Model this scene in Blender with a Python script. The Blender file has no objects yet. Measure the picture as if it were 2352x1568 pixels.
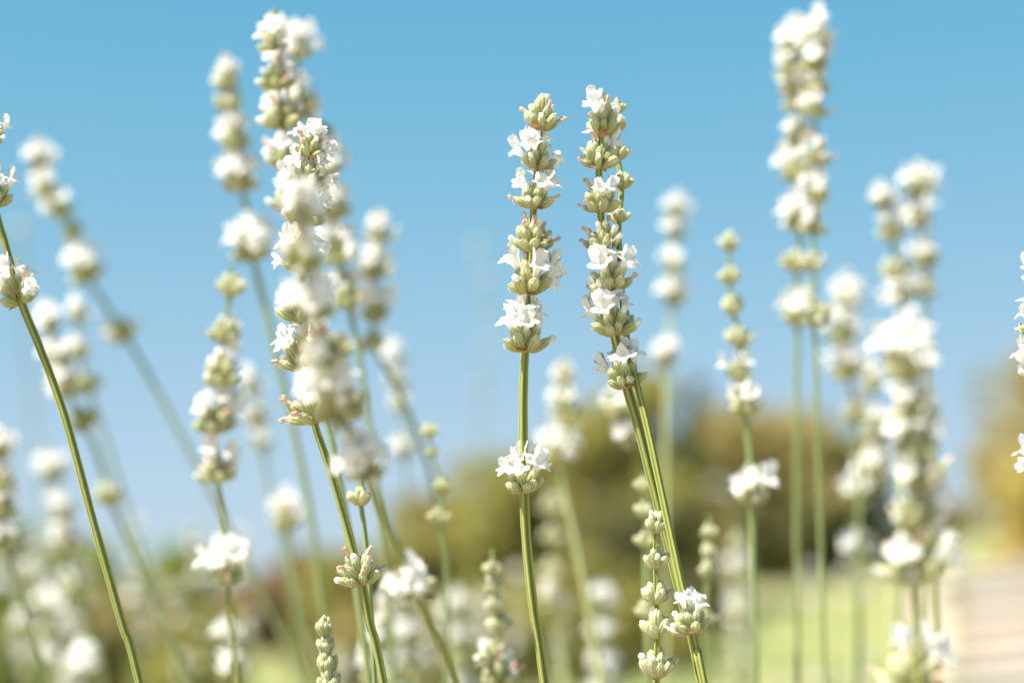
import bpy, math, random
import numpy as np
from mathutils import Vector, Matrix, Quaternion

random.seed(7)
rng = np.random.default_rng(7)
sc = bpy.context.scene
COL = sc.collection

# ------------------------------------------------------------------ camera
CAM_H = 0.80
PITCH = math.radians(7.46)
FPX = 4704.0
FOCUS = 0.50
cd = bpy.data.cameras.new("camera")
cam = bpy.data.objects.new("camera", cd)
COL.objects.link(cam)
cam.location = (0, 0, CAM_H)
cam.rotation_euler = (math.radians(90) + PITCH, 0, 0)
cd.sensor_width = 36
cd.lens = 72
cd.clip_start = 0.01
cd.clip_end = 3000
cd.dof.use_dof = True
cd.dof.focus_distance = FOCUS
cd.dof.aperture_fstop = 7.3
cd.dof.aperture_blades = 0
sc.camera = cam

# ------------------------------------------------------------------ sky and sun
SUN_EL, SUN_AZ = 54, -116          # azimuth clockwise from the view direction (+Y)
W = bpy.data.worlds.new("World")
sc.world = W
W.use_nodes = True
nt = W.node_tree
nt.nodes.clear()
sky = nt.nodes.new("ShaderNodeTexSky")
sky.sky_type = 'NISHITA'
sky.sun_disc = False
sky.sun_elevation = math.radians(SUN_EL)
sky.sun_rotation = math.radians(SUN_AZ)
sky.altitude = 1500
sky.air_density = 1.0
sky.dust_density = 0.15
sky.ozone_density = 4.0
bg = nt.nodes.new("ShaderNodeBackground")
bg.inputs[1].default_value = 0.0662
wo = nt.nodes.new("ShaderNodeOutputWorld")
# grade of the sky: a softer fall-off from the horizon and a greener blue, as the photograph's sky has
sp = nt.nodes.new("ShaderNodeSeparateColor"); cb = nt.nodes.new("ShaderNodeCombineColor")
nt.links.new(sky.outputs[0], sp.inputs[0])
for i, (p_, k_) in enumerate(((2.2, 0.314), (1.2, 0.444), (0.33, 0.438))):
    a_ = nt.nodes.new("ShaderNodeMath"); a_.operation = 'MULTIPLY'; a_.inputs[1].default_value = 0.135
    b_ = nt.nodes.new("ShaderNodeMath"); b_.operation = 'POWER'; b_.inputs[1].default_value = p_
    c_ = nt.nodes.new("ShaderNodeMath"); c_.operation = 'MULTIPLY'; c_.inputs[1].default_value = k_ / 0.12
    nt.links.new(sp.outputs[i], a_.inputs[0]); nt.links.new(a_.outputs[0], b_.inputs[0])
    if i < 2:            # red and green level off towards the horizon
        d_ = nt.nodes.new("ShaderNodeMath"); d_.operation = 'ADD'; d_.inputs[1].default_value = (0.06, 0.20)[i]
        e_ = nt.nodes.new("ShaderNodeMath"); e_.operation = 'DIVIDE'
        nt.links.new(b_.outputs[0], d_.inputs[0]); nt.links.new(b_.outputs[0], e_.inputs[0]); nt.links.new(d_.outputs[0], e_.inputs[1])
        b_ = e_
    nt.links.new(b_.outputs[0], c_.inputs[0]); nt.links.new(c_.outputs[0], cb.inputs[i])
nt.links.new(cb.outputs[0], bg.inputs[0])
nt.links.new(bg.outputs[0], wo.inputs[0])

sd = bpy.data.lights.new("sun", 'SUN')
sd.energy = 4.0
sd.angle = math.radians(0.5)
sd.color = (1.0, 0.94, 0.82)
sun = bpy.data.objects.new("sun", sd)
COL.objects.link(sun)
az, el = math.radians(SUN_AZ), math.radians(SUN_EL)
to_sun = Vector((math.sin(az) * math.cos(el), math.cos(az) * math.cos(el), math.sin(el)))
sun.rotation_euler = to_sun.to_track_quat('Z', 'Y').to_euler()
sun.location = (-3, 0, 6)

sc.view_settings.view_transform = 'Standard'
sc.view_settings.look = 'None'
sc.view_settings.exposure = 1.8
sc.view_settings.gamma = 1.0
sc.render.engine = 'CYCLES'
sc.cycles.use_denoising = True
sc.cycles.use_adaptive_sampling = False
sc.cycles.max_bounces = 8
sc.cycles.transparent_max_bounces = 8
sc.cycles.sample_clamp_indirect = 8

# ------------------------------------------------------------------ helpers
CM = cam.rotation_euler.to_matrix()


def P(u, v, z):
    """point at depth z (metres along the view axis) seen at u, v of the 2352 x 1568 picture"""
    return Vector((0, 0, CAM_H)) + CM @ Vector(((u - 1176) / FPX * z, (784 - v) / FPX * z, -z))


def ground_h(x, y):
    x = np.asarray(x, float); y = np.asarray(y, float)
    crest = np.clip(0.84 + 0.14 * x, 0.45, 2.6)
    t = np.clip((y - 2) / 14, 0, 1)
    return crest * t + 0.03 * np.sin(x * 1.7 + 1) * np.sin(y * 0.9) * np.clip(y / 6, 0, 1)


def tag(o, label=None, cat=None, group=None, kind=None):
    if label: o['label'] = label
    if cat: o['category'] = cat
    if group: o['group'] = group
    if kind: o['kind'] = kind
    return o


def mesh_np(name, v, f, mats, attrs=None, midx=None, smooth=True):
    """v (n,3), f (m,4) or (m,3) arrays"""
    me = bpy.data.meshes.new(name)
    v = np.asarray(v, np.float32); f = np.asarray(f, np.int32)
    k = f.shape[1]
    me.vertices.add(len(v)); me.vertices.foreach_set("co", v.ravel())
    me.loops.add(f.size); me.loops.foreach_set("vertex_index", f.ravel())
    me.polygons.add(len(f))
    me.polygons.foreach_set("loop_start", np.arange(0, f.size, k, dtype=np.int32))
    me.polygons.foreach_set("loop_total", np.full(len(f), k, np.int32))
    for m in mats: me.materials.append(m)
    if midx is not None: me.polygons.foreach_set("material_index", np.asarray(midx, np.int32))
    me.update(calc_edges=True)
    me.polygons.foreach_set("use_smooth", np.full(len(f), smooth))
    for n, a in (attrs or {}).items():
        at = me.attributes.new(n, 'FLOAT', 'POINT')
        at.data.foreach_set("value", np.asarray(a, np.float32))
    me.update()
    return me


def add(name, data, parent=None, loc=None, quat=None, scale=None):
    o = bpy.data.objects.new(name, data)
    COL.objects.link(o)
    if parent is not None: o.parent = parent
    if loc is not None: o.location = loc
    if quat is not None:
        o.rotation_mode = 'QUATERNION'; o.rotation_quaternion = quat
    if scale is not None: o.scale = (scale,) * 3 if isinstance(scale, (int, float)) else scale
    return o


# ------------------------------------------------------------------ materials
def mat(name):
    m = bpy.data.materials.new(name); m.use_nodes = True
    n = m.node_tree.nodes; n.clear()
    out = n.new("ShaderNodeOutputMaterial")
    return m, n, m.node_tree.links, out


def ramp(n, stops, fac=None, links=None):
    r = n.new("ShaderNodeValToRGB")
    el = r.color_ramp.elements
    while len(el) < len(stops): el.new(0.5)
    for e, (p, c) in zip(el, stops):
        e.position = p; e.color = (*c, 1)
    if fac is not None: links.new(fac, r.inputs[0])
    return r


def attr(n, name):
    a = n.new("ShaderNodeAttribute"); a.attribute_name = name
    return a.outputs['Fac']


def mix(n, l, a, b, fac, mode='MIX'):
    m = n.new("ShaderNodeMix"); m.data_type = 'RGBA'; m.blend_type = mode
    for s, x in ((m.inputs[0], fac), (m.inputs[6], a), (m.inputs[7], b)):
        if isinstance(x, (int, float)): s.default_value = x
        elif isinstance(x, tuple): s.default_value = (*x, 1)
        else: l.new(x, s)
    return m.outputs[2]


def noise(n, l, scale, detail=3, src='Object', stretch=None, rough=0.5):
    t = n.new("ShaderNodeTexCoord"); x = n.new("ShaderNodeTexNoise")
    x.inputs['Scale'].default_value = scale; x.inputs['Detail'].default_value = detail
    x.inputs['Roughness'].default_value = rough
    if stretch:
        mp = n.new("ShaderNodeMapping"); mp.inputs['Scale'].default_value = stretch
        l.new(t.outputs[src], mp.inputs[0]); l.new(mp.outputs[0], x.inputs[0])
    else:
        l.new(t.outputs[src], x.inputs[0])
    return x.outputs[0]


def math_(n, l, op, a, b=0.0):
    m = n.new("ShaderNodeMath"); m.operation = op
    for s, x in ((m.inputs[0], a), (m.inputs[1], b)):
        if isinstance(x, (int, float)): s.default_value = x
        else: l.new(x, s)
    return m.outputs[0]


def thin(m, n, l, out, color, transl, rough=0.6, sheen=0.0, tcol=None, bump=None, bump_d=0.0001):
    """a thin plant surface: part of the light passes through it"""
    p = n.new("ShaderNodeBsdfPrincipled")
    l.new(color, p.inputs['Base Color'])
    p.inputs['Roughness'].default_value = rough
    p.inputs['Specular IOR Level'].default_value = 0.3
    p.inputs['Sheen Weight'].default_value = sheen
    p.inputs['Sheen Roughness'].default_value = 0.4
    t = n.new("ShaderNodeBsdfTranslucent")
    l.new(tcol if tcol is not None else color, t.inputs[0])
    if bump is not None:
        b = n.new("ShaderNodeBump"); b.inputs['Distance'].default_value = bump_d; b.inputs['Strength'].default_value = 0.8
        l.new(bump, b.inputs['Height']); l.new(b.outputs[0], p.inputs['Normal'])
    s = n.new("ShaderNodeMixShader"); s.inputs[0].default_value = transl
    l.new(p.outputs[0], s.inputs[1]); l.new(t.outputs[0], s.inputs[2]); l.new(s.outputs[0], out.inputs[0])


def petal_mat():
    m, n, l, out = mat("white_petal")
    nz = noise(n, l, 900, 3)
    base = ramp(n, [(0.0, (0.76, 0.72, 0.48)), (0.35, (0.88, 0.86, 0.79)), (0.7, (0.90, 0.89, 0.87))], attr(n, 'tip'), l)
    c = mix(n, l, base.outputs[0], (0.85, 0.83, 0.82), math_(n, l, 'MULTIPLY', nz, 0.6))
    v = noise(n, l, 1400, 2, stretch=(1, 1, .18))
    c = mix(n, l, c, (0.70, 0.66, 0.56), math_(n, l, 'MULTIPLY', math_(n, l, 'SUBTRACT', v, .5), .9))
    thin(m, n, l, out, c, 0.50, 0.6, 0.05, bump=v, bump_d=0.00025)
    return m


def calyx_mat():
    m, n, l, out = mat("woolly_calyx")
    oi = n.new("ShaderNodeObjectInfo")
    tip, rib = attr(n, 'tip'), attr(n, 'rib')
    skin = ramp(n, [(0.0, (0.50, 0.36, 0.06)), (0.25, (0.37, 0.37, 0.08)), (0.7, (0.31, 0.36, 0.11)), (1.0, (0.46, 0.50, 0.22))], tip, l)
    skin2 = mix(n, l, skin.outputs[0], (0.33, 0.30, 0.07), math_(n, l, 'MULTIPLY', oi.outputs['Random'], 0.5))
    fine = noise(n, l, 3500, 2)
    coarse = noise(n, l, 700, 2)
    # white wool lies on the ribs and thickens to the tip
    w = math_(n, l, 'MULTIPLY', math_(n, l, 'POWER', rib, 1.5), 0.48)
    w = math_(n, l, 'ADD', w, math_(n, l, 'MULTIPLY', math_(n, l, 'POWER', tip, 5.0), 0.8))
    w = math_(n, l, 'ADD', w, math_(n, l, 'MULTIPLY', math_(n, l, 'SUBTRACT', fine, 0.45), 0.9))
    w = math_(n, l, 'ADD', w, math_(n, l, 'MULTIPLY', math_(n, l, 'SUBTRACT', coarse, 0.45), 0.5))
    w = math_(n, l, 'ADD', w, math_(n, l, 'MULTIPLY', attr(n, 'wool'), 0.35))
    cl = n.new("ShaderNodeClamp"); l.new(w, cl.inputs[0])
    c = mix(n, l, skin2, (0.80, 0.79, 0.60), math_(n, l, 'MULTIPLY', cl.outputs[0], 0.75))
    thin(m, n, l, out, c, 0.40, 0.85, 0.08, tcol=mix(n, l, c, (0.60, 0.60, 0.20), 0.6), bump=fine, bump_d=0.00015)
    return m


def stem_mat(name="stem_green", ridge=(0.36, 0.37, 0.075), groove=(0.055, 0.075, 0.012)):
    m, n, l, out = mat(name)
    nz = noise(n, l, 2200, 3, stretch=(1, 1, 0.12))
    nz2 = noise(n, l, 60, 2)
    c = mix(n, l, groove, ridge, attr(n, 'rib'))  # darker grooves: partly the stem's own green, partly groove shade painted in
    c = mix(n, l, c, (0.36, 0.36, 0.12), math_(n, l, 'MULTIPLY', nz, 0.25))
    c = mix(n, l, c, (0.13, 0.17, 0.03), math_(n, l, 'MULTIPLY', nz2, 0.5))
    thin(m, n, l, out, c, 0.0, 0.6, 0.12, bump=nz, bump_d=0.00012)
    return m


def brown_mat():
    m, n, l, out = mat("withered_petal")
    oi = n.new("ShaderNodeObjectInfo")
    s = noise(n, l, 1500, 3, stretch=(1, 1, 0.2))
    dark = ramp(n, [(0.35, (0.84, 0.73, 0.62)), (0.6, (0.66, 0.42, 0.27)), (0.85, (0.30, 0.14, 0.07))], s, l)
    c = mix(n, l, dark.outputs[0], (0.86, 0.74, 0.66), math_(n, l, 'MULTIPLY', oi.outputs['Random'], 0.65))
    c = mix(n, l, c, (0.66, 0.32, 0.15), math_(n, l, 'MULTIPLY', math_(n, l, 'POWER', attr(n, 'tip'), 3.0), 0.5))
    thin(m, n, l, out, c, 0.25, 0.7, 0.1, bump=s, bump_d=0.0002)
    return m


def bract_mat():
    m, n, l, out = mat("papery_bract")
    s = noise(n, l, 900, 3, stretch=(1, 0.3, 1))
    tip = attr(n, 'tip')
    r = ramp(n, [(0.0, (0.40, 0.38, 0.14)), (0.35, (0.45, 0.27, 0.10)), (0.75, (0.27, 0.11, 0.045)), (1.0, (0.12, 0.05, 0.03))], tip, l)
    c = mix(n, l, r.outputs[0], (0.55, 0.36, 0.18), math_(n, l, 'MULTIPLY', s, 0.4))
    thin(m, n, l, out, c, 0.3, 0.65, 0.0, bump=s)
    return m


def hair_mat():
    m, n, l, out = mat("plant_hair")
    c = n.new("ShaderNodeRGB"); c.outputs[0].default_value = (0.82, 0.83, 0.76, 1)
    thin(m, n, l, out, c.outputs[0], 0.5, 0.7)
    return m


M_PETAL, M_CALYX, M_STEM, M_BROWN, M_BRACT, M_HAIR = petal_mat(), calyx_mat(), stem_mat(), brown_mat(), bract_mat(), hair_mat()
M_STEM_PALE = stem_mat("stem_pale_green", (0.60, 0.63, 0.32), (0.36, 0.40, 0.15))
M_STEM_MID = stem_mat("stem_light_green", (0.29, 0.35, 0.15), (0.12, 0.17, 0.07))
MATS = [M_CALYX, M_PETAL, M_BROWN, M_BRACT, M_HAIR, M_STEM]


# ------------------------------------------------------------------ small plant meshes, in metres
def grid_faces(rows, cols, closed=True):
    f = []
    for j in range(rows - 1):
        for i in range(cols if closed else cols - 1):
            a = j * cols + i; b = j * cols + (i + 1) % cols
            f.append((a, b, b + cols, a + cols))
    return np.array(f, np.int32)


def vnoise(p, scale, seed, amp):
    """smooth vector noise built from sines"""
    r = np.random.default_rng(seed)
    out = np.zeros_like(p)
    for _ in range(4):
        k = r.normal(size=(3, 3)) * scale
        ph = r.uniform(0, 6.28, 3)
        out += np.sin(p @ k + ph)
    return out * amp / 2.5


MM = 0.001


def calyx_geo(seed, cols=40, rows=11, hairs=True, closed=0.5, fat=1.0):
    r = np.random.default_rng(seed)
    t = np.linspace(0, 1, rows)
    prof = np.interp(t, [0, .06, .2, .45, .7, .86, .95, 1.0], [.28, .54, .92, 1.18, 1.22, 1.02, .70, .16]) * fat
    th = np.linspace(0, 2 * np.pi, cols, endpoint=False)
    T, TH = np.meshgrid(t, th, indexing='ij')
    ribs = np.cos(TH * 8 + r.uniform(0, 6))
    fade = np.sin(np.pi * np.clip(T, 0, 1)) ** 0.5
    R = prof[:, None] * (1 + 0.11 * ribs * fade)
    flat = 1 - r.uniform(0.05, 0.16)
    X = R * np.cos(TH); Y = R * np.sin(TH) * flat; Z = T * 5.4
    teeth = np.clip((T - .85) / .15, 0, 1) * 0.35 * np.cos(TH * 5)
    Z = Z + teeth
    X = X + r.uniform(-.35, .1) * (T ** 2) * 1.4
    v = np.stack([X, Y, Z], -1).reshape(-1, 3)
    v += vnoise(v, 0.9, seed + 5, 0.06)
    f = grid_faces(rows, cols)
    tip = T.ravel(); rib = (ribs * 0.5 + 0.5).ravel()
    tri = [f]; v = v * MM
    mi = np.zeros(len(f), int)
    if hairs:
        n = 240
        idx = r.integers(cols, cols * (rows - 1), n)
        base = v[idx]; cen = base.copy(); cen[:, :2] = 0
        out = base - cen; out /= np.linalg.norm(out, axis=1)[:, None] + 1e-9
        d = out + r.normal(size=(n, 3)) * .35 + np.array([0, 0, .55]); d /= np.linalg.norm(d, axis=1)[:, None]
        side = np.cross(d, r.normal(size=(n, 3))); side /= np.linalg.norm(side, axis=1)[:, None]
        L = r.uniform(.25, .7, n)[:, None] * MM
        j = (r.normal(size=(n, 3)) * .08 * MM)
        a = base + j - side * .016 * MM; b = base + j + side * .016 * MM
        c = base + j + d * L + side * .006 * MM; e = base + j + d * L - side * .006 * MM
        hv = np.stack([a, b, c, e], 1).reshape(-1, 3)
        hf = np.arange(4 * n).reshape(-1, 4) + len(v)
        v = np.vstack([v, hv]); f = np.vstack([f, hf])
        mi = np.concatenate([mi, np.full(n, 4)])
        tip = np.concatenate([tip, np.ones(4 * n)]); rib = np.concatenate([rib, np.ones(4 * n)])
    return v, f, mi, tip, rib


def floret_geo(seed, cols=44, trow=7, lrow=8):
    r = np.random.default_rng(seed)
    th = np.linspace(-np.pi, np.pi, cols, endpoint=False)
    deg = np.degrees(th)
    V = []; TIP = []
    bend = r.uniform(-.15, .35)
    tt = np.linspace(0, 1, trow)
    for t in tt:
        R = np.interp(t, [0, .35, .7, 1], [.60, .72, 1.0, 1.42])
        z = -1.6 + 4.1 * t
        x = R * np.cos(th) + bend * t * t * 1.6; y = R * np.sin(th) * .92
        V.append(np.stack([x, y, np.full(cols, z)], -1)); TIP.append(np.full(cols, .55 * t))
    mouth = V[-1].copy()
    cs = [(-73, 36, 0), (0, 37, 0), (73, 36, 0), (145, 35, 1), (-145, 35, 1)]
    Lw = r.uniform(2.3, 3.1); Up = r.uniform(3.5, 4.8)
    c = np.zeros(cols); hw = np.ones(cols); up = np.zeros(cols); jl = np.ones(cols); bb = np.zeros(cols)
    for (a, h, u) in cs:
        k = np.abs((deg - a + 180) % 360 - 180) <= h + 1
        c[k] = a; hw[k] = h; up[k] = u; jl[k] = r.uniform(.8, 1.15); bb[k] = r.normal() * 12
    q = ((deg - c + 180) % 360 - 180) / hw
    q = np.clip(q, -1, 1)
    prof = (1 - np.abs(q) ** 2.4) ** .55
    L = np.where(up > 0, Up * (.30 + .70 * prof), Lw * (.10 + .90 * prof)) * jl
    L *= 1 + .05 * r.normal(size=cols)
    beta = np.where(up > 0, r.uniform(-12, 24), r.uniform(80, 125)) + bb
    cr = np.radians(c); rad0 = np.stack([np.cos(cr), np.sin(cr), 0 * cr], -1)
    p = mouth.copy()
    for k in range(1, lrow + 1):
        s = k / lrow
        al = np.radians(8 + (beta - 8) * min(1, s * 1.5))
        sp = np.where(up > 0, 1.0, 1 - .45 * s)
        tdir = cr + np.radians(q * hw) * sp
        rd = np.stack([np.cos(tdir), np.sin(tdir), 0 * tdir], -1)
        tg = np.stack([-np.sin(cr), np.cos(cr), 0 * cr], -1)
        step = (np.cos(al)[:, None] * np.array([0, 0, 1.]) + np.sin(al)[:, None] * rd) * (L / lrow)[:, None]
        lat = tg * (q * np.where(up > 0, 1.0, .25) * math.cos(s * 2.2) * .36)[:, None]
        p = p + step + lat
        V.append(p.copy()); TIP.append(np.full(cols, .55 + .45 * s))
    v = np.vstack(V)
    n = vnoise(v, 1.9, seed + 3, .26) * np.clip(np.concatenate(TIP) - .3, 0, 1)[:, None]
    v = (v + n) * MM
    f = grid_faces(trow + lrow, cols)
    # anthers inside the throat are hidden; close the throat with a pinch
    return v, f, np.ones(len(f), int), np.concatenate(TIP), np.zeros(len(v))


def wilt_geo(seed, cols=18, rows=9):
    r = np.random.default_rng(seed)
    t = np.linspace(0, 1, rows); th = np.linspace(0, 2 * np.pi, cols, endpoint=False)
    T, TH = np.meshgrid(t, th, indexing='ij')
    L = r.uniform(3.0, 4.4)
    prof = np.interp(t, [0, .3, .6, .8, .93, 1], [.55, .62, .55, .72, .78, .35])
    R = prof[:, None] * (1 + .22 * np.cos(5 * TH + r.uniform(0, 6)) * (.4 + T))
    bx, by = r.uniform(-.2, 1.2), r.normal() * .4
    v = np.stack([R * np.cos(TH) + bx * T ** 2, R * np.sin(TH) * .7 + by * T ** 2, -1.0 + L * T + .35 * np.cos(3 * TH) * T ** 3], -1).reshape(-1, 3)
    v = v + vnoise(v, 2.2, seed, .16) * T.reshape(-1, 1)
    f = grid_faces(rows, cols)
    return v * MM, f, np.full(len(f), 2), T.ravel(), (np.cos(5 * TH) * .5 + .5).ravel()


def tipbud_geo(seed, cols=16, rows=8):
    """closed white petal bud coming out of a calyx"""
    r = np.random.default_rng(seed)
    t = np.linspace(0, 1, rows); th = np.linspace(0, 2 * np.pi, cols, endpoint=False)
    T, TH = np.meshgrid(t, th, indexing='ij')
    prof = np.interp(t, [0, .3, .6, .85, 1], [.6, .72, .86, .7, .12])
    L = r.uniform(1.8, 3.0)
    R = prof[:, None] * (1 + .08 * np.cos(4 * TH))
    v = np.stack([R * np.cos(TH), R * np.sin(TH), -1.0 + L * T], -1).reshape(-1, 3)
    v = v + vnoise(v, 1.6, seed, .08)
    f = grid_faces(rows, cols)
    return v * MM, f, np.ones(len(f), int), (.4 + .5 * T).ravel(), np.zeros(rows * cols)


def bract_geo(seed, rows=8, cols=7):
    r = np.random.default_rng(seed)
    t = np.linspace(0, 1, rows); q = np.linspace(-1, 1, cols)
    T, Q = np.meshgrid(t, q, indexing='ij')
    wd = np.interp(t, [0, .2, .45, .75, 1], [.5, 1.35, 1.5, .65, .04])[:, None]
    L = r.uniform(4.0, 5.6)
    x = T * L; y = Q * wd
    z = .55 * (Q * wd) ** 2 * .5 + .5 * T ** 2 * r.uniform(-1.5, 1.4)
    v = np.stack([x, y, z], -1).reshape(-1, 3)
    v += vnoise(v, 1.5, seed, .12)
    f = grid_faces(rows, cols, closed=False)
    tip = np.clip(T + .25 * np.abs(Q), 0, 1)
    return v * MM, f, np.full(len(f), 3), tip.ravel(), np.zeros(rows * cols)


def core_geo(seed, cols=14, rows=7):
    """swollen node that carries the calyces"""
    t = np.linspace(0, 1, rows); th = np.linspace(0, 2 * np.pi, cols, endpoint=False)
    T, TH = np.meshgrid(t, th, indexing='ij')
    R = np.interp(t, [0, .15, .4, .75, 1], [.72, 1.15, 1.5, 1.2, .6])[:, None] * (1 + .1 * np.cos(2 * TH))
    v = np.stack([R * np.cos(TH), R * np.sin(TH), -.5 + 2.6 * T], -1).reshape(-1, 3)
    v += vnoise(v, 2.0, seed, .1)
    f = grid_faces(rows, cols)
    return v * MM, f, np.zeros(len(f), int), .15 + 0 * T.ravel(), 0 * T.ravel()


def to_mesh(name, g, wool=0.0):
    v, f, mi, tip, rib = g
    used = sorted(set(int(i) for i in mi))
    remap = {u: k for k, u in enumerate(used)}
    return mesh_np(name, v, f, [MATS[u] for u in used], {'tip': tip, 'rib': rib, 'wool': np.full(len(v), wool)},
                   [remap[int(i)] for i in mi])


CALYX = [to_mesh("calyx", calyx_geo(10 + i)) for i in range(5)]
CALYX_WOOL = [to_mesh("calyx", calyx_geo(30 + i), 0.75) for i in range(4)]
FLORET = [to_mesh("floret", floret_geo(50 + i)) for i in range(7)]
WILT = [to_mesh("withered_floret", wilt_geo(70 + i)) for i in range(5)]
TIPBUD = [to_mesh("petal_bud", tipbud_geo(80 + i)) for i in range(3)]
BRACT = [to_mesh("bract", bract_geo(90 + i)) for i in range(4)]
CORE = [to_mesh("whorl", core_geo(99 + i)) for i in range(2)]

# types: tiers of (count, polar angle from, to, radial offset, height), chances of floret by tier, chance of withered, of white bud, wool
TYPES = {
    'o': dict(tiers=[(4, 4, 20, .8, 2.7), (6, 22, 40, 1.3, 1.3), (7, 46, 68, 1.5, 0)], fl=(.85, .6, .08), wi=.12, bu=.12, wool=0, br=2, ext=6.9),
    'm': dict(tiers=[(4, 4, 20, .8, 2.6), (6, 22, 42, 1.3, 1.2), (7, 46, 70, 1.5, 0)], fl=(.45, .35, .0), wi=.2, bu=.15, wool=0, br=2, ext=6.6),
    'w': dict(tiers=[(4, 6, 24, .8, 2.3), (6, 26, 46, 1.3, 1.1), (7, 48, 72, 1.5, 0)], fl=(.08, .05, 0), wi=.42, bu=.15, wool=0, br=3, ext=6.7),
    'c': dict(tiers=[(3, 4, 18, .7, 2.4), (6, 22, 38, 1.2, 1.1), (6, 42, 60, 1.4, 0)], fl=(0, 0, 0), wi=.08, bu=.2, wool=.3, br=1, ext=6.3),
    'b': dict(tiers=[(3, 5, 16, .7, 1.3), (7, 24, 44, 1.1, .2)], fl=(0, 0, 0), wi=0, bu=.1, wool=.9, br=0, ext=5.0),
    'y': dict(tiers=[(4, 3, 10, .9, 2.2), (8, 10, 22, 1.5, .2)], fl=(0, 0, 0), wi=0, bu=0, wool=.6, br=0, ext=3.8),
    't': dict(tiers=[(4, 3, 14, .6, 3.6), (6, 14, 28, 1.0, 2.0), (7, 34, 52, 1.3, .3)], fl=(.08, .08, .05), wi=.2, bu=.35, wool=.6, br=1, ext=5.9),
    'T': dict(tiers=[(4, 3, 16, .6, 3.2), (6, 18, 34, 1.0, 1.6), (7, 40, 60, 1.4, .2)], fl=(.8, .75, .25), wi=.1, bu=.15, wool=.4, br=1, ext=7.2),
}


def whorl_plan(kind, r):
    """list of (mesh kind, index, location, quaternion, scale) in the whorl's own space"""
    K = TYPES[kind]
    plan = []
    lop = r.uniform(0, 6.28)
    for ti, (n, a0, a1, ro, h) in enumerate(K['tiers']):
        off = r.uniform(0, 6.28)
        for k in range(n):
            ph = off + 2 * math.pi * (k + r.uniform(-.28, .28)) / n
            ph += -.16 * math.sin(2 * ph)              # two opposite sprays
            pol = math.radians(r.uniform(a0, a1))
            d = Vector((math.sin(pol) * math.cos(ph), math.sin(pol) * math.sin(ph), math.cos(pol)))
            loc = Vector((math.cos(ph) * ro, math.sin(ph) * ro, h + r.uniform(-.3, .3))) * MM
            outv = Vector((math.cos(ph) * math.cos(pol), math.sin(ph) * math.cos(pol), -math.sin(pol)))
            side = d.cross(outv)
            m = Matrix((outv, side, d)).transposed()
            if m.determinant() < 0: m = Matrix((outv, -side, d)).transposed()
            q = m.to_quaternion()
            s = r.uniform(.93, 1.24) * (0.94 if ti == len(K['tiers']) - 1 else 1.0)
            tw = Quaternion((0, 0, 1), r.uniform(-.5, .5))
            woolly = r.random() < K['wool']
            plan.append(('W' if woolly else 'C', r.randrange(4), loc, q @ Quaternion((0, 0, 1), r.uniform(0, 6.28)), s))
            x = r.random()
            fl = K['fl'][ti] * (1 + .55 * math.cos(ph - lop))
            mouth = loc + d * 5.0 * MM * s
            if x < fl:
                plan.append(('F', r.randrange(7), mouth, q @ tw, s * r.uniform(.74, 1.08)))
            elif x < fl + K['wi']:
                plan.append(('D', r.randrange(5), mouth, q @ Quaternion((0, 0, 1), r.uniform(-1, 1)), s * r.uniform(.75, 1.0)))
            elif x < fl + K['wi'] + K['bu']:
                plan.append(('B', r.randrange(3), mouth, q, s))
    for k in range(K['br']):
        ph = r.uniform(0, .8) + math.pi * k + (1.2 if k == 2 else 0)
        q = Quaternion((0, 0, 1), ph) @ Quaternion((0, 1, 0), math.radians(-r.uniform(0, 28)))
        plan.append(('R', r.randrange(4), Vector((math.cos(ph) * .8, math.sin(ph) * .8, -.6)) * MM, q, r.uniform(.8, 1.1)))
    return plan


LIB = {'C': (CALYX, 'calyx'), 'W': (CALYX_WOOL, 'calyx'), 'F': (FLORET, 'floret'), 'D': (WILT, 'withered_floret'),
       'B': (TIPBUD, 'petal_bud'), 'R': (BRACT, 'bract')}

LOW = {'C': [calyx_geo(200 + i, 12, 6, False) for i in range(4)], 'F': [floret_geo(210 + i, 22, 3, 4) for i in range(7)],
       'D': [wilt_geo(220 + i, 7, 4) for i in range(5)], 'B': [tipbud_geo(230 + i, 8, 4) for i in range(3)],
       'R': [bract_geo(240 + i, 4, 3) for i in range(4)]}
LOW['W'] = LOW['C']


def joined_whorl(kind, seed):
    r = random.Random(seed)
    V, F, M, T, R, WO = [], [], [], [], [], []
    off = 0
    for (k, i, loc, q, s) in whorl_plan(kind, r) + [('K', 0, Vector(), Quaternion(), 1)]:
        v, f, mi, tip, rib = LOW[k][i] if k != 'K' else core_geo(1, 8, 4)
        m = np.array(q.to_matrix())
        V.append(v @ m.T * s + np.array(loc)); F.append(f + off); M.append(mi); T.append(tip); R.append(rib)
        WO.append(np.full(len(v), .75 if k == 'W' else 0)); off += len(v)
    return mesh_np("whorl", np.vstack(V), np.vstack(F), MATS,
                   {'tip': np.concatenate(T), 'rib': np.concatenate(R), 'wool': np.concatenate(WO)}, np.concatenate(M))


JOINED = {k: [joined_whorl(k, 300 + 7 * i + ord(k)) for i in range(3)] for k in TYPES}


# ------------------------------------------------------------------ lavender stalks
def catmull(pts, per=7):
    p = [2 * pts[0] - pts[1]] + pts + [2 * pts[-1] - pts[-2]]
    out, tan = [], []
    for i in range(1, len(p) - 2):
        for k in range(per):
            t = k / per
            a, b, c, d = p[i - 1], p[i], p[i + 1], p[i + 2]
            out.append(.5 * ((2 * b) + (c - a) * t + (2 * a - 5 * b + 4 * c - d) * t * t + (3 * b - 3 * c + d - a) * t ** 3))
    out.append(pts[-1])
    return out


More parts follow.
